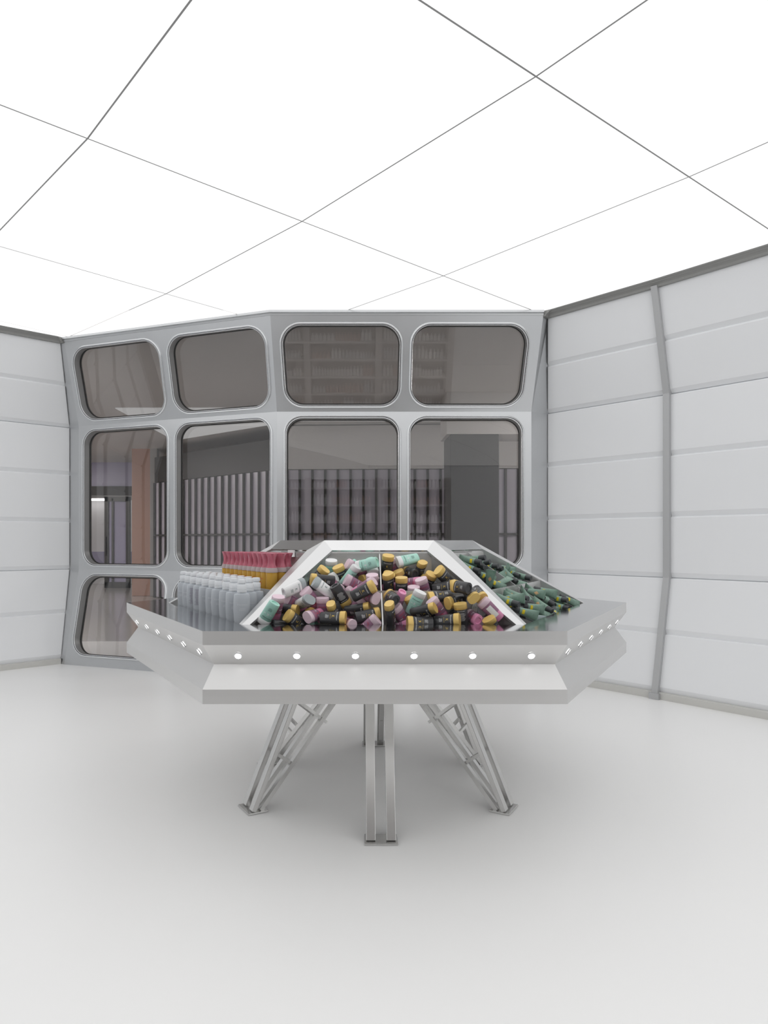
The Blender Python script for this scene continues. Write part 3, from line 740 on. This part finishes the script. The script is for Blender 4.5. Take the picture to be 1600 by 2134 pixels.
for it in items:
    kd = KIND[it['kind']]; tube = it['L'] != .1
    base = it['c']-it['a']*it['L']/2; z, x, y = it['a'], it['x'], -it['f']
    mt = Matrix(((x.x, y.x, z.x, base.x), (x.y, y.y, z.y, base.y), (x.z, y.z, z.z, base.z), (0, 0, 0, 1)))
    o = link('tube' if tube else 'bottle', kd['body']); o.matrix_world = mt
    link('cap', kd['cap'], o)
    if kd['print']: link('label' if tube else 'print', kd['print'], o)
    if kd['back']:
        b = link('print', kd['back'], o); b.rotation_euler = (0, 0, math.pi)
    which = 'only one' if it['n'] == 1 else f"{it['ord']} {kd['one']} from left"
    tag(o, f"{kd['desc']}, {pose(it)}, {which}, {it['bname']}", 'tube' if tube else 'bottle',
        ('tubes heaped in the ' if tube else 'mini bottles heaped in the ')+it['bname'])

# ------------------------------------------------------------------ standing bottles in the left bay
GP = [(0, .0250, .0150), (.004, .0275, .0170), (.03, .0305, .0185), (.075, .0335, .0200), (.115, .0325, .0200), (.132, .0310, .0195), (.137, .0290, .0185)]
m_ = MB(); m_.loft([ring(a, b, z, 28, 2.3) for z, a, b in GP]+[ring(.0175, .0165, .139, 28, 2), ring(.0175, .0165, .144, 28, 2)]); G_body = m_.mesh('bottle_body', M['greybody'], 35)
m_ = MB(); m_.loft([ring(.0185, .0185, z, 24, 2) if False else ring(r, r, z, 24, 2) for z, r in ((.142, .0185), (.143, .0190), (.150, .0190), (.1508, .0183), (.1525, .0183), (.1533, .0190), (.171, .0185), (.173, .0170), (.1735, .0135), (.1785, .0135), (.179, .0160), (.180, .0168), (.190, .0165), (.1935, .0150), (.1945, .010))])
G_cap = m_.mesh('pump_cap', M['greytop'], 40)
G_print = print_mesh('print', [('t', BRAND, .010, 0, .095, 1, 0)]+small(.08, 4, 0, .03), GP, [M['greytop']])
G_back = print_mesh('print', small(.122, 27, 0, .046)+[('b', .008, .028, .016, .012, 1)], GP, [M['ink_l'], M['ink_w']])
def stand(me_list, name, x, loc, yaw, label, cat, grp):
    o = link(name, me_list[0][1]); o.location = loc; o.rotation_euler = (0, 0, yaw)
    for nm, me in me_list[1:]: link(nm, me, o)
    return tag(o, label, cat, grp)
out_yaw = math.atan2(LEFT.n.y, LEFT.n.x)+math.pi/2
rows = [(.882, 10, .092), (.832, 9, .092), (.782, 8, .090)]
rn = ['outer row by the rim', 'middle row', 'inner row by the step']
for ri_, (rr, n, sp) in enumerate(rows):
    for i in range(n):
        u = (i-(n-1)/2)*sp+random.uniform(-.004, .004)
        p = LEFT.P(u, rr+random.uniform(-.002, .002), .9005)
        yaw = math.atan2(-p.y, -p.x)+math.pi/2+R_(random.uniform(-14, 14)-(24 if i < 2 else 0))
        showback = ri_ == 0 and i in (2, 3)
        lst = [('b', G_body), ('pump_cap', G_cap), ('print', G_back if showback else G_print)]
        stand(lst, 'pump_bottle', 0, p, yaw, f"pale grey bottle{' with lilac back text' if showback else ' with white cap'}, {ORD[i]} from left in {rn[ri_]}", 'bottle', 'pale grey bottles standing on the lower left step')
# amber bottles under pink film
def rr_(r, z, n=24, wob=0):
    return [(r*(1+wob*math.sin(5*t*2*math.pi/n+z*90))*math.cos(2*math.pi*t/n), r*(1+wob*math.sin(5*t*2*math.pi/n+z*90))*math.sin(2*math.pi*t/n), z) for t in range(n)]
m_ = MB(); m_.loft([rr_(r, z) for z, r in ((0, .0225), (.003, .0245), (.10, .0245), (.122, .0235), (.130, .018), (.134, .014), (.150, .014))]); A_body = m_.mesh('bottle_body', M['amber'], 35)
m_ = MB(); rg = [rr_(r, z, 24, wb) for z, r, wb in ((.112, .0262, .02), (.122, .0258, .03), (.132, .0225, .04), (.146, .0170, .06), (.163, .0160, .08), (.178, .0190, .09), (.192, .0240, .10), (.194, .0225, .10))]
m_.loft(rg, 0, False, True, mis=[1, 1, 0, 0, 0, 0, 0]); A_wrap = m_.mesh('shrink_wrap', [M['wrap'], M['fringe']], 50)
APROF = [(0, .0247, .0247), (.13, .0247, .0247)]
A_print = print_mesh('print', [('t', BRAND, .009, 0, .085, 1, 0)]+small(.07, 5, 0, .02), APROF, [M['ink_r']])
arn = ['outer row on upper step', 'middle row on upper step', 'back row on upper step']
for ri_, (rr, n, sp) in enumerate(((.700, 13, .057), (.645, 12, .057), (.590, 10, .057))):
    for i in range(n):
        u = (i-(n-1)/2)*sp+random.uniform(-.002, .002)
        hw = half(rr)-.03
        if abs(u) > hw: continue
        p = LEFT.P(u, rr, 1.0005); h_ = random.uniform(0, 360)
        stand([('b', A_body), ('shrink_wrap', A_wrap), ('print', A_print)], 'oil_bottle', 0, p, R_(h_), f"amber bottle in pink shrink film, {ORD[i]} from left in {arn[ri_]}", 'bottle', 'amber bottles standing on the upper left step')
m_ = MB(); m_.box((0, 0, .016), (.075, .004, .032)); m_.box((0, -.012, .001), (.075, .028, .002))
o = m_.build('price_card', M['card']); o.location = LEFT.P(.05, ri+.004, 1.172); o.rotation_euler = (0, 0, out_yaw)
tag(o, 'small blank white card against back panel above the amber bottles', 'card')

# ------------------------------------------------------------------ the hall beyond the glass
H = {}
H['floor'] = mat('hall_floor', (.50, .47, .45), .15)
H['ceil'] = mat('hall_ceiling', (.62, .60, .585), .7)
H['wall'] = mat('hall_wall', (.40, .385, .375), .6)
H['dark'] = mat('hall_dark', (.07, .07, .07), .5)
H['brown'] = mat('hall_brown', (.028, .022, .020), .4)
H['pane'] = mat('hall_pane', rgb(202, 197, 208), .25)
H['mull'] = mat('hall_mullion', (.09, .088, .085), .4, .5)
H['shelf'] = mat('shelf_pale', (.42, .40, .39), .5); H['shelfd'] = mat('shelf_grey', (.55, .54, .53), .5); H['board'] = mat('shelf_board', (.10, .09, .085), .5)
H['peach'] = mat('hall_column', rgb(186, 148, 132), .4)
H['lilac'] = mat('hall_lilac', rgb(172, 168, 196), .3)
H['lamp'] = emit_mat('hall_fill_lamp', (1, .97, .95), 30.0)  # glow of the added fill lamps, hidden from the camera
m_ = MB(); m_.box((-1, 13.6, -.05), (18, 14.2, .1)); o = m_.build('hall_floor', H['floor'], kind='structure'); o.location = (0, 0, -.002)
m_ = MB(); m_.box((-1, 13.02, 3.352), (18, 13.8, .1)); m_.build('hall_ceiling', H['ceil'], kind='structure')
m_ = MB(); m_.box((-1, 20.2, 1.75), (18, .1, 3.5)); m_.build('hall_wall_far', H['wall'], kind='structure')
m_ = MB(); m_.box((-9.9, 13.4, 1.75), (.1, 13.6, 3.5)); m_.build('hall_wall_left', H['wall'], kind='structure')
m_ = MB(); m_.box((7.9, 13.4, 1.75), (.1, 13.6, 3.5)); m_.build('hall_wall_right', H['wall'], kind='structure')
# partition of tall panes between dark mullions
def X_at(x, D): return (x-CX)/FPX*D
pp = [Vector((X_at(322, 15.0), 15.0)), Vector((X_at(575, 12.2), 12.2)), Vector((X_at(1300, 11.9), 11.9))]
part = empty('glazed_partition', (0, 0, 0)); tag(part, 'long row of pale lilac panes between dark upright mullions beyond the windows', 'partition')
seglens = [(pp[i+1]-pp[i]).length for i in range(2)]; tot = sum(seglens); sp = .226; s = 0; prev = None
while s < tot:
    if s < seglens[0]: q = pp[0].lerp(pp[1], s/seglens[0])
    else: q = pp[1].lerp(pp[2], (s-seglens[0])/seglens[1])
    m_ = MB(); m_.box((q.x, q.y, 1.25), (.04, .07, 2.5)); m_.build('mullion', H['mull'], part)
    if prev is not None:
        m_ = MB(); m_.slab([(prev.x, prev.y+.02, .02), (q.x, q.y+.02, .02), (q.x, q.y+.02, 2.5), (prev.x, prev.y+.02, 2.5)], .01, n=(0, -1, 0)); m_.build('pane', H['pane'], part)
    prev = q.copy(); s += sp
m_ = MB()
for a, b in ((pp[0], pp[1]), (pp[1], pp[2])):
    m_.beam((a.x, a.y-.02, 1.36), (b.x, b.y-.02, 1.36), .05, .035, (0, 1, 0))
m_.build('rail', H['mull'], part)
m_ = MB()
a, b = pp[0], pp[1]; m_.slab([(a.x, a.y, 2.51), (b.x, b.y, 2.51), (b.x, b.y, 3.06), (a.x, a.y, 3.06)], .1, n=(0, -1, 0))
o = m_.build('fascia', H['brown']); tag(o, 'dark brown fascia beam above the glazed partition', 'fascia')
m_ = MB(); m_.slab([(b.x, b.y, 2.51), (pp[2].x, pp[2].y, 2.51), (pp[2].x, pp[2].y, 3.28), (b.x, b.y, 3.28)], .1, n=(0, -1, 0))
o = m_.build('bulkhead', H['ceil']); tag(o, 'plain pale bulkhead above the partition behind the central windows', 'bulkhead')
# dark pillar behind the right hand window
xa, xb = X_at(938, 9.5), X_at(1040, 9.5)
m_ = MB(); m_.box(((xa+xb)/2, 9.85, 1.36), (xb-xa, .7, 2.72)); o = m_.build('pillar', H['dark']); bevel(o, .01); tag(o, 'square charcoal pillar behind the right lower window', 'pillar')
m_ = MB(); m_.box(((xa+xb)/2+.4, 9.85, 3.06), (xb-xa+.9, .72, .68)); o = m_.build('soffit_box', H['ceil']); tag(o, 'pale soffit box above the charcoal pillar', 'soffit')
# columns, entrance and doors at the left
for i, (x, D, wd, col, lab) in enumerate(((300, 15.6, .42, 'peach', 'peach painted square column near the hall door'), (322, 15.4, .16, 'wall', 'slim grey column beside the peach column'))):
    m_ = MB(); m_.box((X_at(x, D), D, 1.7), (wd, wd, 3.4)); o = m_.build('column', H[col]); bevel(o, .01); tag(o, lab, 'column')
D = 18.0
dr = empty('hall_door', (X_at(245, D), D, 0)); tag(dr, 'open glass door leaf with dark metal frame in the hall', 'door')
def dbox(c, d, nm, m, par=dr):
    q = MB(); q.box(c, d); return q.build(nm, m, par)
wd = (300-218)*D/FPX/2+.05
for sg in (-1, 1): dbox((sg*.28, 0, 1.2), (.10, .09, 2.38), 'stile', H['mull'])
dbox((0, 0, 2.33), (.66, .09, .12), 'top_rail', H['mull']); dbox((0, 0, .08), (.66, .09, .16), 'bottom_rail', H['mull']); dbox((-.12, 0, 1.2), (.05, .09, 2.3), 'stile', H['mull'])
dbox((.02, .01, 1.2), (.5, .02, 2.2), 'pane', H['lilac']); dbox((-.29, -.08, 1.1), (.03, .05, .5), 'handle', H['dark'])
tr = empty('transom', (X_at(250, D), D+.06, 0)); tag(tr, 'dark framed lilac transom window over the hall door', 'window')
dbox((0, 0, 2.55), (2.6, .1, .24), 'beam', H['brown'], tr); dbox((-.25, .02, 3.0), (1.3, .04, .7), 'pane', H['lilac'], tr); dbox((.50, 0, 1.65), (.36, .1, 3.28), 'jamb', H['dark'], tr); dbox((0, 0, 3.38), (2.6, .1, .05), 'beam', H['brown'], tr)
rm = empty('bright_recess', (X_at(190, 19.5), 19.5, 0)); tag(rm, 'bright white recess with lilac band and teal line past the door', 'recess')
dbox((0, .2, 1.2), (2.2, .05, 2.4), 'wall_sheet', mat('recess_white', (.8, .8, .82), .5), rm); dbox((0, .15, .75), (2.2, .03, .35), 'band', H['lilac'], rm); dbox((0, .13, .52), (2.2, .03, .03), 'line', mat('teal', rgb(110, 190, 185), .4), rm)
dbox((0, -.1, 2.4), (2.0, .1, .06), 'lamp', emit_mat('recess_lamp', (1, .98, .97), 4.0), rm)
# grille and fan
gr = empty('air_grille', (X_at(305, 13.4), 13.4, 3.36)); tag(gr, 'dark slatted air grille in the hall ceiling', 'grille')
dbox((0, 0, 0), (1.0, .5, .05), 'frame', H['mull'], gr)
for i in range(7): dbox((0, -.21+.07*i, -.035), (.94, .03, .03), 'slat', H['wall'], gr)
# fill lamps added out of view to brighten the hall
for i, (x, y, lx, lab) in enumerate(((-5.4, 8.3, 2.2, 'added unseen fill lamp just behind the left window wall'), (4.5, 8.2, 3.2, 'added unseen fill lamp behind the right padded wall'), (-8.3, 13.5, .5, 'added unseen fill lamp far at the left beyond the windows'))):
    m_ = MB(); m_.box((0, 0, 0), (lx, .30 if lx > 1 else 3.0, .03)); o = m_.build('fill_lamp', H['lamp']); o.location = (x, y, 3.285)
    tag(o, lab, 'lamp')

H['soft'] = emit_mat('hall_light_film', (1, .98, .97), .42)
for i, (xa, xb, lab) in enumerate(((-3.75, -1.42, 'pale lit ceiling panel beyond the left windows'), (-1.40, .62, 'pale lit ceiling panel beyond the central left window'), (.64, 2.7, 'pale lit ceiling panel beyond the central right window'))):
    yb = (14.0, 12.0) if i == 0 else (11.75, 11.75)
    m_ = MB(); m_.slab([(xa, 10.6, 3.298), (xb, 10.6, 3.298), (xb, yb[1], 3.298), (xa, yb[0], 3.298)], .012, n=(0, 0, 1)); o = m_.build('ceiling_light', H['soft']); tag(o, lab, 'ceiling light')

# ------------------------------------------------------------------ product shelves behind the photographer, seen mirrored in the panes
sh = empty('product_shelves', (0, -1.1, 0)); tag(sh, 'tall dark product shelving mirrored in the window panes', 'shelving')
SX0, SX1 = -2.4, 1.8
m_ = MB(); m_.box(((SX0+SX1)/2, -.22, 1.25), (SX1-SX0, .03, 2.5)); m_.build('back_board', H['board'], sh)
for x in (SX0, -1.0, .4, SX1):
    m_ = MB(); m_.box((x, -.02, 1.25), (.12, .36, 2.5)); m_.build('upright', H['shelf'], sh)
sb = MB()
for k in range(7):
    z = .25+.34*k
    m_ = MB(); m_.box(((SX0+SX1)/2, 0, z), (SX1-SX0-.02, .36, .03)); m_.build('shelf', H['shelfd'], sh)
    for bay in range(3):
        x = SX0+1.4*bay+.12; mi = random.randrange(4); n = 0
        while x < SX0+1.4*(bay+1)-.12:
            if n == 0: mi = random.randrange(4); hh = random.uniform(.12, .24); wd = random.uniform(.05, .075); n = random.randrange(3, 7)
            n -= 1
            c = (x, .06)
            sb.loft([[(c[0]+r*math.cos(t*math.pi/4), c[1]+r*math.sin(t*math.pi/4), z+.016+h) for t in range(8)] for h, r in ((0, wd*.42), (hh*.7, wd*.42), (hh*.75, wd*.2), (hh, wd*.2))], mi)
            x += wd*1.05
o = sb.build('shelf_bottles', [M['white'], M['greybody'], M['white'], H['peach']], sh, kind='stuff')
